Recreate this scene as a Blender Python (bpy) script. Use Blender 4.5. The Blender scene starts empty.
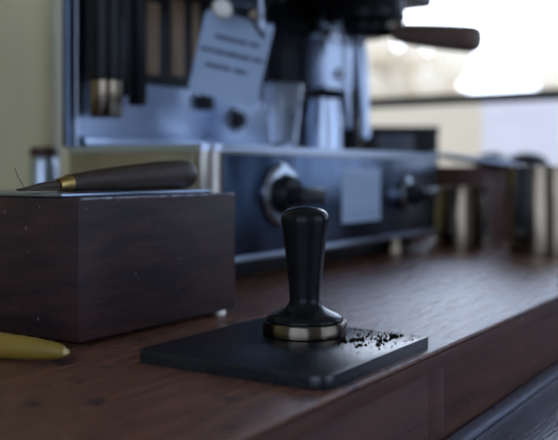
import bpy, bmesh, math, random
from mathutils import Vector, Matrix
random.seed(7)
sc = bpy.context.scene
COL = sc.collection
R = math.radians

# ------------------------------------------------------------------ materials
def mat(name, color, rough=0.5, metal=0.0, spec=0.5, var=0.15, vscale=40.0, stretch=(1, 1, 1),
        bump=0.0, bscale=200.0, rvar=0.0, coat=0.0, dark=None, specks=None, trans=0.0, ior=1.45, detail=4.0):
    m = bpy.data.materials.new(name); m.use_nodes = True
    nt = m.node_tree; N = nt.nodes; L = nt.links
    b = N['Principled BSDF']
    b.inputs['Roughness'].default_value = rough
    b.inputs['Metallic'].default_value = metal
    b.inputs['Specular IOR Level'].default_value = spec
    b.inputs['Coat Weight'].default_value = coat
    b.inputs['Transmission Weight'].default_value = trans
    b.inputs['IOR'].default_value = ior
    tc = N.new('ShaderNodeTexCoord'); mp = N.new('ShaderNodeMapping')
    mp.inputs['Scale'].default_value = stretch
    L.new(tc.outputs['Object'], mp.inputs['Vector'])
    nz = N.new('ShaderNodeTexNoise'); nz.inputs['Scale'].default_value = vscale; nz.inputs['Detail'].default_value = detail
    L.new(mp.outputs[0], nz.inputs['Vector'])
    cr = N.new('ShaderNodeValToRGB')
    c2 = dark if dark else tuple(c * (1 - var) for c in color)
    c1 = color if dark else tuple(min(1, c * (1 + var)) for c in color)
    cr.color_ramp.elements[0].position = 0.3; cr.color_ramp.elements[1].position = 0.7
    cr.color_ramp.elements[0].color = (*c2, 1); cr.color_ramp.elements[1].color = (*c1, 1)
    L.new(nz.outputs['Fac'], cr.inputs['Fac'])
    out = cr.outputs['Color']
    if specks:                                   # pale chips and scuffs
        col, sscale, thr = specks
        n2 = N.new('ShaderNodeTexNoise'); n2.inputs['Scale'].default_value = sscale; n2.inputs['Detail'].default_value = 6
        L.new(tc.outputs['Object'], n2.inputs['Vector'])
        r2 = N.new('ShaderNodeValToRGB')
        r2.color_ramp.elements[0].position = thr; r2.color_ramp.elements[1].position = min(1, thr + 0.04)
        L.new(n2.outputs['Fac'], r2.inputs['Fac'])
        mx = N.new('ShaderNodeMixRGB'); mx.inputs['Color2'].default_value = (*col, 1)
        L.new(r2.outputs['Color'], mx.inputs['Fac']); L.new(out, mx.inputs['Color1']); out = mx.outputs['Color']
    L.new(out, b.inputs['Base Color'])
    if rvar:
        mr = N.new('ShaderNodeMapRange')
        mr.inputs['To Min'].default_value = max(0.02, rough - rvar); mr.inputs['To Max'].default_value = rough + rvar
        L.new(nz.outputs['Fac'], mr.inputs['Value']); L.new(mr.outputs[0], b.inputs['Roughness'])
    if bump:
        n3 = N.new('ShaderNodeTexNoise'); n3.inputs['Scale'].default_value = bscale; n3.inputs['Detail'].default_value = 5
        L.new(mp.outputs[0], n3.inputs['Vector'])
        bp = N.new('ShaderNodeBump'); bp.inputs['Strength'].default_value = bump; bp.inputs['Distance'].default_value = 0.002
        L.new(n3.outputs['Fac'], bp.inputs['Height']); L.new(bp.outputs['Normal'], b.inputs['Normal'])
    return m

M = {}
M['counter'] = mat('counter_wood', (.20, .085, .050), .26, spec=.5, dark=(.105, .047, .031), vscale=16, stretch=(1, 8, 8), bump=.35, bscale=130, rvar=.14, specks=((.05, .028, .022), 34, .60))
M['counter'].node_tree.nodes['Principled BSDF'].inputs['Specular Tint'].default_value = (.74, .84, 1, 1)
M['counter_face'] = mat('counter_face_wood', (.12, .056, .042), .5, spec=.16, dark=(.066, .033, .028), vscale=12, stretch=(1, 6, 8), bump=.3, bscale=40, rvar=.1,
                        specks=((.16, .13, .12), 90, .70))
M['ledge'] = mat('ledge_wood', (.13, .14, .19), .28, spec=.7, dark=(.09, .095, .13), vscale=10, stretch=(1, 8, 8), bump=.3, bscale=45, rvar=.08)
M['box'] = mat('box_wood', (.055, .026, .023), .5, spec=.3, dark=(.018, .012, .014), vscale=22, stretch=(1, 1, 5), bump=.15, bscale=60,
               specks=((.16, .15, .17), 150, .70))
M['worn'] = mat('worn_edge', (.40, .38, .42), .7, dark=(.03, .02, .022), vscale=110, stretch=(1, 1, 1))
M['mat'] = mat('black_rubber', (.011, .013, .018), .23, spec=.55, var=.25, vscale=120, bump=.16, bscale=500, rvar=.08)
M['black'] = mat('black_lacquer', (.009, .009, .010), .22, spec=.16, var=.15, vscale=60, bump=.03, bscale=150)
M['blackplastic'] = mat('black_plastic', (.011, .011, .013), .42, spec=.3, var=.2, vscale=50)
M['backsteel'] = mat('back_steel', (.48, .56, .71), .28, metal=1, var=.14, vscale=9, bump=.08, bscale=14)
M['palesteel'] = mat('pale_steel', (.52, .59, .72), .34, metal=1, var=.06, vscale=20)
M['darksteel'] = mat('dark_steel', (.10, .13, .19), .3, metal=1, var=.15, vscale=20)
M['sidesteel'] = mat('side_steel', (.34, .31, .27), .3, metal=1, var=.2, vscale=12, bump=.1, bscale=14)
M['chrome'] = mat('chrome', (.36, .39, .44), .16, metal=1, var=.06, vscale=60, bump=.04, bscale=80)
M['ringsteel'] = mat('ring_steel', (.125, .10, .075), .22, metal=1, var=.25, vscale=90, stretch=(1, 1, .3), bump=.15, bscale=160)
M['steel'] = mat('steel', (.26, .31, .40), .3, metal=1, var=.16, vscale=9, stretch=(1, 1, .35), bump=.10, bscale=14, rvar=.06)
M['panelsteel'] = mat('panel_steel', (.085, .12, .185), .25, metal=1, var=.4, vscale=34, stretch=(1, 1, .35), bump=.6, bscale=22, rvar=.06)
M['brushed'] = mat('brushed_steel', (.42, .47, .56), .34, metal=1, var=.1, vscale=30, stretch=(.2, .2, 4), bump=.05, bscale=60)
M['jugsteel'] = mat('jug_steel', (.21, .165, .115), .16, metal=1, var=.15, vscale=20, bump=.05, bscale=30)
M['tan'] = mat('tan_reflection', (.34, .22, .13), .5, dark=(.25, .15, .085), vscale=30, stretch=(6, 6, 1))  # tone of the warm reflections built onto the black panel
M['handlewood'] = mat('brush_wood', (.055, .034, .022), .42, dark=(.03, .019, .013), vscale=25, stretch=(1, 8, 8))
M['brown'] = mat('flare_lifted_handle', (.17, .105, .08), .45, dark=(.12, .072, .055), vscale=20, stretch=(1, 1, 4))  # handle lifted to brown, the window flare put into its colour
M['brownbox'] = mat('brown_box_wood', (.085, .032, .022), .5, dark=(.055, .021, .015), vscale=16, stretch=(1, 1, 5))
M['brass'] = mat('brass', (.42, .28, .09), .3, metal=1, var=.2, vscale=150, bump=.4, bscale=260)
M['bristle'] = mat('bristle', (.09, .065, .045), .8, var=.4, vscale=200, stretch=(.2, 3, 3))
M['yellow'] = mat('yellow_plastic', (.26, .165, .025), .45, var=.12, vscale=30)
M['paleyellow'] = mat('pale_yellow_plastic', (.55, .45, .2), .45, var=.1)
M['card'] = mat('card', (.33, .42, .57), .5, var=.05, vscale=12)
M['ink'] = mat('ink', (.05, .07, .11), .6, var=.2)
M['label'] = mat('sticker_paper', (.40, .50, .66), .5, var=.04, vscale=20)
M['labelink'] = mat('sticker_ink', (.20, .26, .38), .6, var=.1)
M['glass'] = mat('clear_glass', (.95, .97, 1.0), .02, spec=.5, var=.01, trans=1.0, ior=1.45)
M['greypanel'] = mat('grey_panel', (.09, .10, .13), .4, var=.1)
M['cream'] = mat('cream_plastic', (.85, .80, .70), .35, var=.05)
M['coffee'] = mat('coffee_grounds', (.010, .007, .006), .9, spec=.05, var=.4, vscale=300)
M['wall'] = mat('olive_wall', (.78, .69, .39), .75, var=.06, vscale=6, stretch=(3, 1, .5), bump=.1, bscale=60)
M['wallplain'] = mat('room_wall', (.56, .54, .50), .8, var=.05, vscale=4)
M['wallblue'] = mat('blue_grey_wall', (.10, .13, .20), .7, var=.08, vscale=4)  # dark blue-grey set for what the front panel reflects
M['trim'] = mat('pale_trim', (.62, .60, .50), .6, var=.05)
M['floor'] = mat('floor_wood', (.12, .08, .06), .5, var=.2, vscale=8, stretch=(1, 8, 1))
M['winframe'] = mat('window_frame_paint', (.02, .025, .035), .5, var=.1)
M['sill'] = mat('sill_paint', (.35, .35, .37), .5, var=.05)
M['ground'] = mat('pavement', (.6, .58, .54), .9, var=.1, vscale=3)
M['lilac'] = mat('lilac_render', (.50, .44, .42), .9, var=.06, vscale=1.5, stretch=(1, 1, 6))
M['beige'] = mat('beige_render', (.53, .42, .285), .9, var=.06, vscale=2)
M['leaf'] = mat('pale_leaves', (.84, .75, .60), .9, var=.2, vscale=8)
lm = M['leaf'].node_tree; tb = lm.nodes.new('ShaderNodeBsdfTranslucent'); tb.inputs['Color'].default_value = (.94, .87, .76, 1)
ms = lm.nodes.new('ShaderNodeMixShader'); ms.inputs['Fac'].default_value = .6
lm.links.new(lm.nodes['Principled BSDF'].outputs[0], ms.inputs[1]); lm.links.new(tb.outputs[0], ms.inputs[2])
lm.links.new(ms.outputs[0], lm.nodes['Material Output'].inputs['Surface'])
M['bark'] = mat('bark', (.20, .15, .11), .9, var=.2, vscale=10)

# ------------------------------------------------------------------ mesh helpers
def box(bm, lo, hi, bev=0.0, seg=2, rot=None, about=None):
    r = bmesh.ops.create_cube(bm, size=1.0)
    vs = r['verts']
    s = [hi[i] - lo[i] for i in range(3)]; c = [(hi[i] + lo[i]) / 2 for i in range(3)]
    for v in vs:
        v.co = Vector((v.co[i] * s[i] + c[i] for i in range(3)))
    if bev:
        es = list({e for v in vs for e in v.link_edges})
        rr = bmesh.ops.bevel(bm, geom=es, offset=bev, segments=seg, affect='EDGES', profile=.5)
        vs = list({v for f in rr['faces'] for v in f.verts} | {v for v in vs if v.is_valid})
    if rot:
        bmesh.ops.transform(bm, matrix=Matrix.Translation(about or c) @ rot @ Matrix.Translation(-Vector(about or c)), verts=vs)
    return vs

def lathe(bm, prof, c=(0, 0, 0), n=48, axis=None):
    """surface of revolution of (radius, height) pairs; axis: direction of the height"""
    q = Vector((0, 0, 1)).rotation_difference(Vector(axis)) if axis else None
    rings = []
    for (r, h) in prof:
        ring = []
        for k in range(1 if r < 1e-6 else n):
            a = 2 * math.pi * k / n
            p = Vector((r * math.cos(a), r * math.sin(a), h))
            if q: p = q @ p
            ring.append(bm.verts.new(p + Vector(c)))
        rings.append(ring)
    for A, B in zip(rings, rings[1:]):
        if len(A) == 1 and len(B) == 1: continue
        for k in range(n):
            k2 = (k + 1) % n
            if len(A) == 1: f = (A[0], B[k], B[k2])
            elif len(B) == 1: f = (A[k], A[k2], B[0])
            else: f = (A[k], A[k2], B[k2], B[k])
            bm.faces.new(f)

def tube(bm, pts, rad, n=16):
    pts = [Vector(p) for p in pts]
    if not isinstance(rad, (list, tuple)): rad = [rad] * len(pts)
    rings = []; up = Vector((0.13, 0.21, 1)).normalized()
    for i, p in enumerate(pts):
        d = (pts[min(i + 1, len(pts) - 1)] - pts[max(i - 1, 0)]).normalized()
        if abs(d.dot(up)) > .97: up = Vector((1, .2, .1)).normalized()
        u = d.cross(up).normalized(); w = d.cross(u)
        rings.append([bm.verts.new(p + rad[i] * (math.cos(2 * math.pi * k / n) * u + math.sin(2 * math.pi * k / n) * w)) for k in range(n)])
    for A, B in zip(rings, rings[1:]):
        for k in range(n):
            bm.faces.new((A[k], A[(k + 1) % n], B[(k + 1) % n], B[k]))
    bm.faces.new(rings[0][::-1]); bm.faces.new(rings[-1])

def prism(bm, outline, z0, z1, bev=0.0):
    lo = [bm.verts.new((x, y, z0)) for x, y in outline]; hi = [bm.verts.new((x, y, z1)) for x, y in outline]
    n = len(outline); fs = [bm.faces.new(lo[::-1]), bm.faces.new(hi)]
    for k in range(n):
        fs.append(bm.faces.new((lo[k], lo[(k + 1) % n], hi[(k + 1) % n], hi[k])))
    if bev:
        es = list(fs[0].edges) + list(fs[1].edges)
        bmesh.ops.bevel(bm, geom=es, offset=bev, segments=2, affect='EDGES', profile=.5)

def rrect(x0, y0, x1, y1, radii, n=8):
    """rounded rectangle outline, radii for corners (x0y0, x1y0, x1y1, x0y1)"""
    out = []
    for (cx, cy, sx, sy, a0), r in zip(((x0, y0, 1, 1, 180), (x1, y0, -1, 1, 270), (x1, y1, -1, -1, 0), (x0, y1, 1, -1, 90)), radii):
        for k in range(n + 1):
            a = R(a0 + 90 * k / n)
            out.append((cx + sx * r + r * math.cos(a), cy + sy * r + r * math.sin(a)))
    return out

def obj(name, bm, m, parent=None, loc=None, smooth=True, angle=35):
    bmesh.ops.recalc_face_normals(bm, faces=bm.faces[:])
    me = bpy.data.meshes.new(name)
    if smooth:
        for f in bm.faces: f.smooth = True
        for e in bm.edges:
            if len(e.link_faces) == 2 and e.calc_face_angle(0) > R(angle): e.smooth = False
    bm.to_mesh(me); bm.free()
    me.materials.append(M[m])
    o = bpy.data.objects.new(name, me); COL.objects.link(o)
    if loc: o.location = loc
    if parent: o.parent = parent
    return o

def tag(o, label, cat, group=None):
    o['label'] = label; o['category'] = cat
    if group: o['group'] = group
    return o

def thing(name, label, cat, loc=(0, 0, 0), rz=0, group=None):
    o = bpy.data.objects.new(name, None); o.empty_display_size = .02; COL.objects.link(o)
    o.location = loc; o.rotation_euler = (0, 0, rz)
    return tag(o, label, cat, group)

def struct(name, bm, m, smooth=False):
    o = obj(name, bm, m, smooth=smooth); o['kind'] = 'structure'; return o

def B(): return bmesh.new()

# ------------------------------------------------------------------ the room
XR, YB, YF, XL, ZF, ZC = 1.7, .95, -2.2, -2.0, -.92, 1.5
T = .12
b = B(); box(b, (XL - T, YF - T, ZF - .05), (XR + T, YB + T, ZF)); struct('floor', b, 'floor')
b = B(); box(b, (XL - T, YF - T, ZC), (XR + T, YB + T, ZC + .05)); struct('ceiling', b, 'wallplain')
b = B(); box(b, (XL - T, YB, ZF), (XR + T, YB + T, ZC)); struct('wall_back', b, 'wall')
W4 = (-1.7, .35, -.2, 1.3)        # unseen wide opening added in the left wall for fill light (y0, y1, z0, z1)
b = B()
for (y0, y1, z0, z1) in ((YF, YB, ZF, W4[2]), (YF, YB, W4[3], ZC), (YF, W4[0], W4[2], W4[3]), (W4[1], YB, W4[2], W4[3])):
    box(b, (XL - T, y0, z0), (XL, y1, z1))
struct('wall_left', b, 'wallplain')
b = B()
for y in (W4[0], -.70, W4[1] - .03): box(b, (XL - .08, y, W4[2]), (XL - .04, y + .03, W4[3]))
for z in (W4[2], W4[3] - .03): box(b, (XL - .078, W4[0], z), (XL - .042, W4[1], z + .03))
struct('added_window_4', b, 'winframe')
W3 = (-.5, 1.45, -.15, 1.3)      # unseen window added behind the camera for front light (x0, x1, z0, z1)
b = B()
for (x0, x1, z0, z1) in ((XL - T, XR + T, ZF, W3[2]), (XL - T, XR + T, W3[3], ZC), (XL - T, W3[0], W3[2], W3[3]), (W3[1], XR + T, W3[2], W3[3])):
    box(b, (x0, YF - T, z0), (x1, YF, z1))
struct('wall_front', b, 'wallplain')
W1 = (-.03, .93, .04, 1.25)      # window in view  (y0, y1, z0, z1)
W2 = (-1.15, -.30, .07, 1.25)    # unseen window added beside the camera for the front panel's blue reflection
b = B()
for (y0, y1, z0, z1) in ((YF, YB, ZF, 0), (YF, YB, 1.25, ZC), (YF, W2[0], 0, 1.25), (W2[1], W1[0], 0, 1.25), (W1[1], YB, 0, 1.25), (W1[0], W1[1], 0, W1[2]), (W2[0], W2[1], 0, W2[2])):
    box(b, (XR, y0, z0), (XR + T, y1, z1))
struct('wall_right', b, 'wallblue')
def window(name, w, bars_y, bars_z):
    b = B(); y0, y1, z0, z1 = w; f = .03
    box(b, (XR + .03, y0, z0), (XR + .07, y0 + f, z1)); box(b, (XR + .03, y1 - f, z0), (XR + .07, y1, z1))
    box(b, (XR + .03, y0 + f, z0), (XR + .07, y1 - f, z0 + f)); box(b, (XR + .03, y0 + f, z1 - f), (XR + .07, y1 - f, z1))
    for z in bars_z: box(b, (XR + .035, y0 + f, z - .0145), (XR + .06, y1 - f, z + .0145))
    for y in bars_y: box(b, (XR + .035, y - .012, z0 + f), (XR + .06, y + .012, z1 - f))
    return struct(name, b, 'winframe')
window('window_1', W1, [], [.318])
window('added_window_2', W2, [-1.0, -.90, -.74, -.62, -.50], [.65])
b = B()
for x in (W3[0], .1, .75, W3[1] - .03): box(b, (x, YF - .08, W3[2]), (x + .03, YF - .04, W3[3]))
for z in (W3[2], .62, W3[3] - .03): box(b, (W3[0], YF - .078, z), (W3[1], YF - .042, z + .03))
struct('added_window_3', b, 'winframe')
b = B(); box(b, (XR - .05, W1[0] - .02, .012), (XR + .03, W1[1], .04), .004); struct('trim_1', b, 'sill')
b = B(); box(b, (.640, YB - .012, .0), (.652, YB, ZC), .003); struct('trim_2', b, 'trim')

# outside, beyond the window in view
b = B(); box(b, (XR + T + .01, -12, -1.5), (26, 14, -1.4)); o = struct('ground', b, 'ground')
b = B(); box(b, (6.0, -1.3, -1.4), (6.25, 2.02, .73), .02)
tag(obj('garden_wall', b, 'lilac'), 'pale lilac rendered wall outdoors, seen through the window under its dark bar', 'wall')
b = B(); box(b, (7.0, 1.5, -1.4), (7.3, 6.0, .80), .02)
tag(obj('boundary_wall', b, 'beige'), 'beige rendered wall outdoors behind the black box and steam wand', 'wall')
def tree(x, y, zc, rad, label, seed):
    t = thing('tree', label, 'tree', (x, y, -1.4))
    b = B(); tube(b, [(0, 0, 0), (.05, 0, (zc + 1.4) * .6), (0, .04, zc + 1.4)], [.12, .09, .05], 12); obj('trunk', b, 'bark', t)
    rnd = random.Random(seed); b = B()
    for k in range(16):
        p = Vector((rnd.uniform(-1, 1), rnd.uniform(-1, 1), rnd.uniform(-.8, .9))) * rad * .75
        q = rad * rnd.uniform(.25, .45)
        r = bmesh.ops.create_icosphere(b, subdivisions=2, radius=q)
        for v in r['verts']: v.co = v.co * rnd.uniform(.85, 1.15) + p + Vector((0, 0, zc + 1.4))
    obj('crown', b, 'leaf', t)
tree(9.5, 4.2, 1.25, .75, 'pale beige tree crown outdoors, under the portafilter handle', 3)
tree(10.5, 2.35, 1.1, .55, 'small pale tree outdoors at the right part of the window', 5)

# ------------------------------------------------------------------ the counter
YE = -.082
ct = thing('counter', 'long dark brown wooden bar counter with worn rounded front edge', 'counter', (0, 0, 0))
b = B(); box(b, (-1.2, YE + .0005, -.0036), (XR - .002, YB - .002, 0), .0014, 3); obj('countertop', b, 'counter', ct)
b = B(); box(b, (-1.2, YE, -.0135), (XR - .002, YE + .03, -.0037), .0006); obj('edge_strip', b, 'counter_face', ct)
b = B(); box(b, (-1.2, YE + .003, -.090), (.027, YE + .03, -.0138), .0004); box(b, (.0272, YE + .0032, -.090), (.0556, YE + .03, -.0138), .0004)
box(b, (.0560, YE + .003, -.090), (XR - .002, YE + .03, -.0138), .0008); obj('front_board', b, 'counter_face', ct)
b = B(); box(b, (-1.15, YE + .032, ZF), (XR - .01, YB - .01, -.004)); obj('cabinet', b, 'counter_face', ct)
lt = thing('lower_ledge', 'glossy dark wooden ledge running below the counter front, lower right corner', 'ledge', (0, 0, -.0665))
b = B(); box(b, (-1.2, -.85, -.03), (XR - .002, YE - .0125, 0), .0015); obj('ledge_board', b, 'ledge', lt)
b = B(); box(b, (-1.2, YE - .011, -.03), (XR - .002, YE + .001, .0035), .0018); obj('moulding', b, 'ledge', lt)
b = B(); box(b, (-1.15, -.84, ZF + .0665), (XR - .01, YE - .001, -.0305)); obj('ledge_base', b, 'counter_face', lt)

# ------------------------------------------------------------------ tamping mat, grounds, tamper
b = B(); prism(b, rrect(-.1035, -.0755, .0365, .060, (.011, .0025, .006, .006)), 0, .008, .0012)
tag(obj('tamping_mat', b, 'mat'), 'flat black rubber mat on the counter under the tamper', 'mat')
b = B()
def crumb(x, y, z, s):
    r = bmesh.ops.create_icosphere(b, subdivisions=1, radius=s)
    for v in r['verts']:
        v.co = Vector((v.co.x * random.uniform(.7, 1.4), v.co.y * random.uniform(.7, 1.4), v.co.z * random.uniform(.5, 1.0))) + Vector((x, y, z + s * .5))
def clear(x, y): return math.hypot(x, y) > .0312 and -.102 < x < .0345 and -.074 < y < .058
for k in range(260):
    x, y = random.gauss(.012, .020), random.gauss(-.042, .018)
    if clear(x, y): crumb(x, y, .008, random.choice((.0003, .0004, .0005, .0007)))
for cx, cy, n in ((-.006, -.060, 8), (.006, -.058, 9), (.020, -.058, 14), (-.016, -.052, 8), (.001, -.044, 5), (.026, -.056, 8), (-.012, -.036, 9), (-.006, -.040, 9)):
    for k in range(n):
        x, y = random.gauss(cx, .0026), random.gauss(cy, .0016)
        if clear(x, y): crumb(x, y, .008, random.uniform(.0006, .0012))
for k in range(170):
    x, y = random.uniform(-.09, .03), random.uniform(-.07, .05)
    if clear(x, y): crumb(x, y, .008, random.choice((.0002, .0003, .0004)))
o = tag(obj('coffee_grounds', b, 'coffee', smooth=False), 'loose dark coffee grounds scattered on the black mat beside the tamper', 'coffee grounds'); o['kind'] = 'stuff'

tm = thing('coffee_tamper', 'black handled coffee tamper with steel base standing on the rubber mat', 'tamper', (0, 0, .0081))
b = B(); lathe(b, [(0, 0), (.0284, 0), (.0290, .0006), (.0290, .0080), (.0284, .0090), (.0268, .0092), (0, .0092)], n=96); obj('base', b, 'ringsteel', tm)
b = B(); lathe(b, [(.0262, .0093), (.0264, .0103), (.0250, .0122), (.0215, .0140), (.0170, .0158), (.0135, .0178), (.0113, .0202), (.0104, .0230), (.0104, .0250),
                   (.0110, .0320), (.0122, .0440), (.0138, .0580), (.0152, .0680), (.0161, .0735), (.0165, .0765), (.0165, .0782), (.0160, .0805), (.0148, .0827), (.0125, .0843), (.0090, .0855), (.0045, .0861), (0, .0863)], n=96)
obj('handle', b, 'black', tm, angle=60)

# ------------------------------------------------------------------ wooden knock box, its tray, the brush on it
kx = thing('knock_box', 'dark stained wooden box with chipped edges on the left of the counter', 'box', (0, 0, 0))
KX0, KX1, KY0, KY1 = -.095, .083, .118, .268
b = B(); box(b, (KX0, KY0, .004), (KX1, KY1, .1005), .0016, 2); obj('body', b, 'box', kx)
b = B(); box(b, (KX0 + .0018, KY0 - .0004, .0990), (KX1 - .0018, KY0 + .0009, .1009), .0004); obj('worn_edge', b, 'worn', kx)['label'] = 'chipped pale top edge of the box'
for x in (KX0 + .040, KX1 - .016):
    for y in (KY0 + (.004 if x > 0 else .04), KY1 - .012):
        b = B(); lathe(b, [(0, 0), (.004, 0), (.0045, .001), (.0045, .003), (.004, .0045), (0, .0045)], (x, y, 0), 20); obj('foot', b, 'cream', kx)
b = B()
box(b, (KX0 - .0, KY0 + .016, .1005), (KX1 - .012, KY1 - .012, .1035), .0008)
tray = obj('lid', b, 'steel', kx); tray['label'] = 'thin steel lid plate on top of the box'

br = thing('pastry_brush', 'brown wooden handled brush with brass ferrule lying on the wooden box', 'brush', (-.014, .165, .1037))
Zc = .0125
b = B()
prof = [(-.046, .0062, .0062), (-.040, .0066, .0066), (-.02, .0080, .0080), (.01, .0096, .0096), (.05, .0114, .0114), (.078, .0122, .0122), (.086, .0122, .0122), (.0915, .0108, .0122), (.0945, .0080, .0122), (.096, .004, .0122)]
tube(b, [(x, 0, z) for x, r, z in prof], [r for x, r, z in prof], 28); obj('handle', b, 'handlewood', br, angle=60)
b = B(); tube(b, [(-.056, 0, .0048), (-.054, 0, .0052), (-.050, 0, .0056), (-.046, 0, .0062), (-.044, 0, .0066)], [.0046, .0052, .0054, .0066, .0062], 20); obj('ferrule', b, 'brass', br)
b = B()
for k in range(60):
    a, q = random.uniform(0, 6.28), random.uniform(0, .0038)
    e = Vector((-.092 + random.uniform(0, .012), q * math.cos(a) * 1.6, .0014 + abs(q * math.sin(a)) * .4))
    tube(b, [(-.055, q * math.cos(a), .0048 + q * math.sin(a)), (-.075, q * math.cos(a) * 1.3, .0035 + q * math.sin(a) * .6), e], [.0007, .0006, .0003], 5)
tube(b, [(-.085, .0, .002), (-.093, -.002, .010), (-.098, -.004, .017)], [.0003, .0003, .0002], 5)
obj('bristles', b, 'bristle', br)

ys = thing('kitchen_utensil', 'yellow tapered utensil handle on the counter beside the dark wooden box', 'utensil', (-.1335, .0895, 0), 0)
b = B(); dirv = Vector((-.17, .985, 0)).normalized()
pr = [(.0, .0022), (.0025, .0040), (.010, .0056), (.025, .0070), (.05, .0082), (.085, .0084), (.115, .0070), (.125, .0060)]
tube(b, [tuple(dirv * s + Vector((0, 0, .0085 if s > .03 else .0085))) for s, r in pr], [r for s, r in pr], 24); obj('handle', b, 'yellow', ys, angle=60)
b = B(); tube(b, [tuple(dirv * s + Vector((0, 0, .0085))) for s in (-.0022, -.001, .0004)], [.0012, .0020, .0024], 16); obj('end_cap', b, 'paleyellow', ys)['label'] = 'pale tip of the yellow handle'
b = B(); tube(b, [tuple(dirv * s + Vector((0, 0, .0085))) for s in (.122, .2, .25)], [.003, .003, .0028], 12)
box(b, (-.062, .245, .0065), (-.028, .34, .0095), .001); obj('blade', b, 'steel', ys)

# ------------------------------------------------------------------ espresso machine
em = thing('espresso_machine', 'stainless steel espresso machine with rotary knobs standing on the counter', 'coffee machine', (0, 0, 0))
X0, X1, Y0, Y1, Z0, Z1 = .175, .754, .213, .420, .028, .146
b = B(); prism(b, rrect(X0, Y0 + .002, X1, Y1, (.018, .012, .012, .012), 10), Z0, Z1 - .007, .001); obj('base_body', b, 'sidesteel', em)
b = B(); prism(b, rrect(X0 - .002, Y0 - .002, X1 + .002, Y1 + .001, (.020, .014, .012, .012), 10), Z1 - .007, Z1, .0016); obj('tray_rim', b, 'brushed', em)
b = B(); box(b, (X0 + .022, Y0 - .001, Z0 + .002), (X1 - .016, Y0 + .004, Z1 - .009), .001); obj('front_panel', b, 'panelsteel', em)
b = B(); box(b, (X0 - .0012, Y0 + .024, Z0 + .003), (X0 + .003, Y1 - .03, Z1 - .009), .001); obj('side_panel', b, 'sidesteel', em)
b = B(); box(b, (X0 + .006, Y0 - .004, Z0 - .003), (X1 - .004, Y0 + .010, Z0 + .003), .001); obj('bottom_rail', b, 'brushed', em)
b = B(); box(b, (X0 + .02, Y0 + .036, .004), (X1 - .02, Y1 - .01, Z0), .001); obj('shade_block', b, 'blackplastic', em)  # black block added to keep the gap under the machine dark
for x in (.215, .635):
    for y in (Y0 + .022, Y1 - .04):
        b = B(); lathe(b, [(0, 0), (.013, 0), (.013, .006), (.009, .018), (.009, .027), (0, .027)], (x, y, 0), 24); obj('foot', b, 'jugsteel', em)
# tall back
b = B(); box(b, (.180, .408, Z1), (.752, .416, .47), .001); obj('back_panel', b, 'backsteel', em)
b = B(); box(b, (.184, .394, Z1), (.752, .408, Z1 + .012), .003); obj('back_ledge', b, 'backsteel', em)
b = B(); prism(b, rrect(.1660, .405, .1780, .416, (.003,) * 4), Z1, .47); obj('corner_post', b, 'darksteel', em)
b = B(); tube(b, [(.1792, .4055, Z1), (.1792, .4055, .47)], .0014, 12); obj('edge_rod', b, 'chrome', em)
b = B(); box(b, (.735, .35, Z1), (.756, .418, .47), .003); obj('side_cheek', b, 'blackplastic', em)
b = B(); box(b, (.165, .225, .374), (.765, .42, .50), .008, 3); obj('hood', b, 'blackplastic', em)
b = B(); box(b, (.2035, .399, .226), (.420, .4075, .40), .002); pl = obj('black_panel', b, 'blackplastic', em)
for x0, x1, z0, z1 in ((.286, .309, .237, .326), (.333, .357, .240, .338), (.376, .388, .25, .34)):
    b = B(); box(b, (x0, .396, z0), (x1, .3995, z1), .001); obj('reflection_strip', b, 'tan', pl)  # warm reflections in the black panel, built as tan strips
b = B(); box(b, (.575, .385, .222), (.705, .4075, .40), .003); obj('mounting_plate', b, 'blackplastic', em)
# water dispenser at the left
b = B(); lathe(b, [(0, .2185), (.0205, .2185), (.0215, .2225), (.0215, .31), (.025, .33), (.025, .39), (0, .39)], (.194, .375, 0), 40); ds = obj('dispenser', b, 'black', em)
b = B(); lathe(b, [(0, .178), (.0165, .178), (.0186, .181), (.0186, .218), (0, .218)], (.194, .375, 0), 40); obj('nozzle', b, 'jugsteel', ds)
for x, y, z0, rr in ((.231, .383, .205, .009), (.257, .386, .196, .011)):
    b = B(); lathe(b, [(0, z0), (rr * .8, z0), (rr, z0 + .004), (rr, .39), (0, .39)], (x, y, 0), 24); obj('pipe', b, 'black', em)
# knobs on the front panel
def knob(x, z, s, ang):
    b = B(); lathe(b, [(.030 * s, 0), (.034 * s, .001), (.034 * s, .005), (.030 * s, .009), (.023 * s, .0095), (.021 * s, .006), (0, .006)], (x, Y0 - .001, z), 56, (0, -1, 0)); k = obj('knob', b, 'chrome', em)
    b = B(); lathe(b, [(.0205 * s, .006), (.0205 * s, .018), (.0185 * s, .022), (0, .0225)], (x, Y0 - .001, z), 40, (0, -1, 0)); obj('dial', b, 'blackplastic', k)
    b = B(); rot = Matrix.Rotation(R(ang), 4, 'Y')
    box(b, (x - .018 * s, Y0 - .046, z - .0085 * s), (x + .030 * s, Y0 - .022, z + .0085 * s), .004, 3, rot, (x, Y0 - .03, z)); obj('grip', b, 'blackplastic', k)
knob(.294, .0925, 1.04, 2)
knob(.628, .086, .72, -14)
b = B(); box(b, (.440, Y0 - .0016, .054), (.546, Y0 - .0009, .1225)); st = obj('sticker', b, 'label', em, smooth=False); st['label'] = 'pale blue paper sticker with faint printed lines'
b = B()
for k, z in enumerate((.112, .104, .096, .088, .074, .066, .062)):
    x = .446
    while x < .538 - (.02 if k == 3 else 0):
        w = random.uniform(.006, .014); box(b, (x, Y0 - .0019, z - .0009), (min(x + w, .540), Y0 - .0015, z + .0009)); x += w + .003
obj('printed_lines', b, 'labelink', st, smooth=False)
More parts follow.
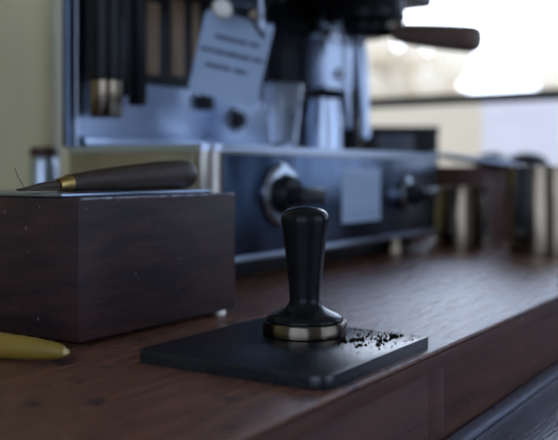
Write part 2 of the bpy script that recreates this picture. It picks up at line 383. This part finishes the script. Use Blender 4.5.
# two brewing groups
def group(x, y, z, s=1.0, name='group_head'):
    b = B(); lathe(b, [(0, z), (.030 * s, z), (.047 * s, z + .002), (.051 * s, z + .008), (.051 * s, z + .035), (.046 * s, z + .045), (.046 * s, .39), (0, .39)], (x, y, 0), 56)
    g = obj(name, b, 'black', em)
    b = B(); lathe(b, [(.0505 * s, z + .008), (.0522 * s, z + .009), (.0522 * s, z + .014), (.0505 * s, z + .015)], (x, y, 0), 56); obj('collar', b, 'black', g)
    return g
group(.645, .285, .335, 1.17); group(.380, .318, .330)
# small fittings round the left group
b = B(); lathe(b, [(0, 0), (.010, 0), (.012, .003), (.012, .008), (.009, .012), (0, .013)], (.283, .285, .301), 24, (-.3, -.8, .35)); obj('highlight_knob', b, 'cream', em)  # cream knob put in for a pale highlight
b = B(); tube(b, [(.283, .287, .302), (.290, .31, .32), (.33, .318, .345)], .004, 10); obj('highlight_arm', b, 'blackplastic', em)  # arm added to carry the highlight knob
b = B(); lathe(b, [(0, -.006), (.006, -.006), (.0075, 0), (.006, .007), (0, .009)], (.330, .272, .303), 20); obj('bolt', b, 'ringsteel', em)
b = B(); tube(b, [(.347, .272, .335), (.347, .272, .318), (.345, .270, .300), (.343, .268, .286)], [.003, .003, .0045, .003], 14); obj('hook_rod', b, 'palesteel', em)
# knobs on the back panel
for x, z, s in ((.484, .191, 1.0),):
    b = B(); lathe(b, [(.016, 0), (.017, .002), (.015, .004), (.012, .004)], (x, .408, z), 32, (0, -1, 0)); k = obj('back_knob', b, 'chrome', em)
    b = B(); lathe(b, [(.0125, .0), (.0125, .010), (.010, .013), (0, .013)], (x, .408, z), 32, (0, -1, 0)); obj('cap', b, 'blackplastic', k)
b = B(); box(b, (.400, .39, .200), (.414, .4075, .221), .003); obj('latch', b, 'blackplastic', em)
# upright steel column, hot water rod and steam wand at the right
b = B(); prism(b, rrect(.626, .345, .722, .385, (.008,) * 4), .246, .318, .002); pc = obj('water_column', b, 'palesteel', em)
b = B(); box(b, (.622, .341, .318), (.726, .389, .336), .004); box(b, (.650, .35, .335), (.70, .38, .39), .003); obj('column_cap', b, 'chrome', pc)
b = B(); lathe(b, [(0, 0), (.007, 0), (.009, .003), (.006, .008), (0, .009)], (.668, .345, .270), 20, (0, -1, 0)); obj('screw', b, 'chrome', pc)
b = B(); tube(b, [(.612, .30, .302), (.613, .299, .25), (.615, .297, .185), (.6155, .297, .181)], [.0045, .0050, .0042, .003], 16); tube(b, [(.612, .30, .30), (.612, .31, .33), (.612, .32, .39)], .004, 12); obj('water_rod', b, 'palesteel', em)
b = B(); bmesh.ops.create_uvsphere(b, u_segments=24, v_segments=16, radius=.013, matrix=Matrix.Translation((.652, .300, .318))); tube(b, [(.652, .300, .32), (.650, .31, .36), (.648, .32, .39)], .007, 14); sj = obj('wand_joint', b, 'chrome', em)
b = B(); tube(b, [(.652, .300, .316), (.6535, .297, .300), (.655, .294, .25), (.656, .292, .21), (.657, .291, .186), (.657, .291, .180), (.657, .291, .171), (.657, .291, .168)], [.0085, .0105, .0095, .0075, .0065, .0082, .0075, .003], 20); obj('steam_wand', b, 'palesteel', em)

# portafilter locked into the right group
pf = thing('portafilter', 'flare-lifted brown handled portafilter locked under the right group, in front of the window', 'portafilter', (.645, .285, .317))
b = B(); lathe(b, [(0, 0), (.024, 0), (.032, .003), (.035, .008), (.036, .0178), (0, .0178)], n=48); obj('basket_holder', b, 'black', pf)
da = R(-95); hv = Vector((math.cos(da), math.sin(da), -.17)).normalized()
b = B(); P = lambda s: tuple(hv * s + Vector((0, 0, .012)))
tube(b, [P(.03), P(.045), P(.058)], [.009, .007, .0075], 20); obj('neck', b, 'black', pf)
b = B(); hp = [(.052, .0105), (.055, .0135), (.064, .0150), (.09, .0168), (.13, .0184), (.168, .0188), (.177, .0183), (.183, .0160), (.1855, .011)]
tube(b, [P(s) for s, r in hp], [r for s, r in hp], 32); obj('handle', b, 'brown', pf, angle=60)

# hanging card (faces the room, swung a little)
va = R(32.9); n = Vector((-math.cos(va), -math.sin(va), 0)); rr_ = Vector((math.sin(va), -math.cos(va), 0))
cd = thing('hanging_card', 'pale blue card with three lines of print hanging askew from the machine', 'card', (.323, .2975, .254))
cd.matrix_world = Matrix.Translation((.323, .2975, .254)) @ Matrix((rr_, Vector((0, 0, 1)), -n)).transposed().to_4x4() @ Matrix.Rotation(R(-13), 4, 'Z')
# local frame: x to the right, y up, z away from the viewer
b = B(); prism(b, rrect(-.0415, -.051, .0415, .049, (.008, .008, .005, .005), 6), -.0005, .0005); c_ = obj('sheet', b, 'card', cd, smooth=False)
b = B()
for y, x0, x1, ww in ((.0200, -.024, .031, (.014, .010, .011, .012)), (.0030, -.038, .036, (.016, .012, .013, .014, .013)), (-.0145, -.028, .026, (.018, .012, .016))):
    x = x0
    for w in ww:
        if x + w > x1 + .004: break
        k = x                        # each word is a run of small letter strokes, too blurred to read
        while k < x + w - .0012:
            s = random.uniform(.0016, .0030); box(b, (k, y - random.uniform(.0018, .0030), -.0009), (k + s, y + random.uniform(.0018, .0030), -.0004)); k += s + .0003
        x += w + .0022
obj('print', b, 'ink', cd, smooth=False)
b = B(); tube(b, [(.012, .052, -.002), (.02, .043, -.0025), (.031, .034, -.002), (.033, .030, -.001)], [.0016, .0022, .0026, .0012], 10); obj('clip', b, 'blackplastic', cd)
b = B(); tube(b, [(.026, .040, .001), (.027, .056, .001), (.028, .086, .004)], .0011, 8); obj('cord', b, 'blackplastic', cd)

# things standing on the drip tray
gl = B(); lathe(gl, [(0, .0), (.0165, .0), (.0175, .002), (.0225, .050), (.0262, .086), (.0258, .0868), (.0250, .086), (.0212, .050), (.0160, .010), (0, .008)], n=48)
tag(obj('shot_glass', gl, 'glass', loc=(.441, .300, Z1)), 'clear tapered glass tumbler on the drip tray beside the hanging card', 'glass')
pj = thing('shot_pitcher', 'small steel pitcher on the drip tray between glass and steam wand', 'pitcher', (.553, .302, Z1))
b = B(); lathe(b, [(0, 0), (.023, 0), (.0245, .002), (.0245, .045), (.0215, .062), (.0225, .074), (.0217, .074), (.0205, .062), (.0235, .045), (.0235, .004), (0, .003)], n=48); obj('body', b, 'palesteel', pj)
b = B(); tube(b, [(.022, 0, .066), (.036, -.004, .064), (.040, -.005, .045), (.036, -.004, .024), (.0235, 0, .018)], .0028, 10); obj('handle', b, 'brushed', pj)

# ------------------------------------------------------------------ things at the right end of the counter
def jug(name, label, x, y, r, h, hang, m='jugsteel'):
    t = thing(name, label, 'jug', (x, y, 0))
    b = B(); lathe(b, [(0, 0), (r * .96, 0), (r, .002), (r, h * .55), (r * .93, h * .8), (r * .95, h), (r * .95 + .0012, h + .001), (r * .95 - .001, h + .0012), (r * .92 - .001, h * .8), (r * .97, h * .55), (r * .97, .004), (0, .004)], n=56); obj('body', b, m, t)
    a = R(hang); d = Vector((math.cos(a), math.sin(a), 0)); b = B()
    tube(b, [d * r * .93 + Vector((0, 0, h * .88)), d * (r + .018) + Vector((0, 0, h * .9)), d * (r + .026) + Vector((0, 0, h * .7)), d * (r + .022) + Vector((0, 0, h * .35)), d * r * .99 + Vector((0, 0, h * .25))], .004, 12); obj('handle', b, m, t)
    return t
jug('milk_jug', 'short steel milk jug at the end of the machine, below the brown box', .805, .195, .043, .093, 60)
jug('milk_jug', 'tall steel milk jug nearest the counter edge at the right', .764, .058, .046, .126, 50)
bx = thing('wooden_box', 'reddish brown wooden box with tilted lid behind the short steel jug', 'box', (.945, .232, 0))
b = B(); box(b, (-.052, -.045, 0), (.052, .045, .128), .002); obj('body', b, 'brownbox', bx)
b = B(); rot = Matrix.Rotation(R(5), 4, 'Y') @ Matrix.Rotation(R(7), 4, 'X'); box(b, (-.056, -.082, .1335), (.056, .052, .1405), .0015, 2, rot); obj('lid', b, 'palesteel', bx)['label'] = 'pale metal lid lying askew on the box'
def canister(x, y, r, h, label):
    t = thing('canister', label, 'canister', (x, y, 0))
    b = B(); lathe(b, [(0, 0), (r * .97, 0), (r, .002), (r, h), (0, h)], n=48); obj('body', b, 'jugsteel', t)
    b = B(); lathe(b, [(r * 1.02, h), (r * 1.04, h + .003), (r * .98, h + .010), (r * .75, h + .020), (r * .4, h + .026), (0, h + .028)], n=48); obj('lid', b, 'blackplastic', t)
canister(1.165, .270, .034, .130, 'steel canister with black domed lid behind the brown box')
canister(1.095, .180, .040, .128, 'steel canister with black domed lid behind the tall jug')
bk = thing('black_appliance', 'black square container with grey front panel behind the espresso machine', 'container', (1.054, .425, 0), R(32.9 - 90))
b = B(); box(b, (-.074, -.05, 0), (.074, .05, .200), .005, 3); box(b, (-.076, -.052, .196), (.076, .052, .206), .003); obj('body', b, 'blackplastic', bk)
b = B(); box(b, (-.046, -.053, .10), (.026, -.0495, .192), .002); obj('front_panel', b, 'greypanel', bk)
jr = thing('storage_jar', 'narrow pale jar with brown lid behind the dark wooden box', 'jar', (.306, .600, 0))
b = B(); lathe(b, [(0, 0), (.0175, 0), (.019, .003), (.019, .128), (.016, .138), (0, .138)], n=40); obj('body', b, 'brushed', jr)
b = B(); lathe(b, [(.0185, .138), (.0185, .150), (.017, .152), (0, .152)], n=40); obj('lid', b, 'brownbox', jr)

# ------------------------------------------------------------------ sky (all light comes from it, through the window in view and the added openings)
w = bpy.data.worlds.new('World'); sc.world = w; w.use_nodes = True
nt = w.node_tree; N = nt.nodes; L = nt.links
bg = N['Background']; tc = N.new('ShaderNodeTexCoord')
sa, se = R(23.5), R(11)
sun = Vector((math.cos(sa) * math.cos(se), math.sin(sa) * math.cos(se), math.sin(se)))
dot = N.new('ShaderNodeVectorMath'); dot.operation = 'DOT_PRODUCT'; dot.inputs[1].default_value = sun
L.new(tc.outputs['Generated'], dot.inputs[0])
mx0 = N.new('ShaderNodeMath'); mx0.operation = 'MAXIMUM'; mx0.inputs[1].default_value = 0.0; L.new(dot.outputs['Value'], mx0.inputs[0])
def lobe(power, col):
    p = N.new('ShaderNodeMath'); p.operation = 'POWER'; p.inputs[1].default_value = power; L.new(mx0.outputs[0], p.inputs[0])
    s = N.new('ShaderNodeVectorMath'); s.operation = 'SCALE'; s.inputs[0].default_value = col; L.new(p.outputs[0], s.inputs['Scale'])
    return s.outputs[0]
def add(a, b_):
    s = N.new('ShaderNodeVectorMath'); s.operation = 'ADD'; L.new(a, s.inputs[0])
    if isinstance(b_, tuple): s.inputs[1].default_value = b_
    else: L.new(b_, s.inputs[1])
    return s.outputs[0]
BASE = (.72, .89, 1.20)
tot = add(lobe(9, (.70, .88, 1.22)), BASE)
tot = add(tot, lobe(70, (1.0, .85, .6)))
L.new(tot, bg.inputs['Color']); bg.inputs['Strength'].default_value = 1.5

# ------------------------------------------------------------------ camera
cam = bpy.data.cameras.new('camera'); co = bpy.data.objects.new('camera', cam); COL.objects.link(co)
co.location = (-.5024, -.304, .118)
co.rotation_euler = (R(90), 0, R(32.9 - 90))
cam.sensor_width = 36; cam.lens = 860 / 558 * 36; cam.shift_y = -48 / 558
cam.clip_start = .01
cam.dof.use_dof = True; cam.dof.focus_distance = .575; cam.dof.aperture_fstop = 4.8
sc.camera = co
sc.view_settings.view_transform = 'Standard'; sc.view_settings.look = 'None'; sc.view_settings.gamma = 1
sc.view_settings.use_curve_mapping = False; sc.view_settings.exposure = 0.52
sc.cycles.use_denoising = True
sc.cycles.max_bounces = 10; sc.cycles.diffuse_bounces = 5
sc.cycles.sample_clamp_indirect = 6
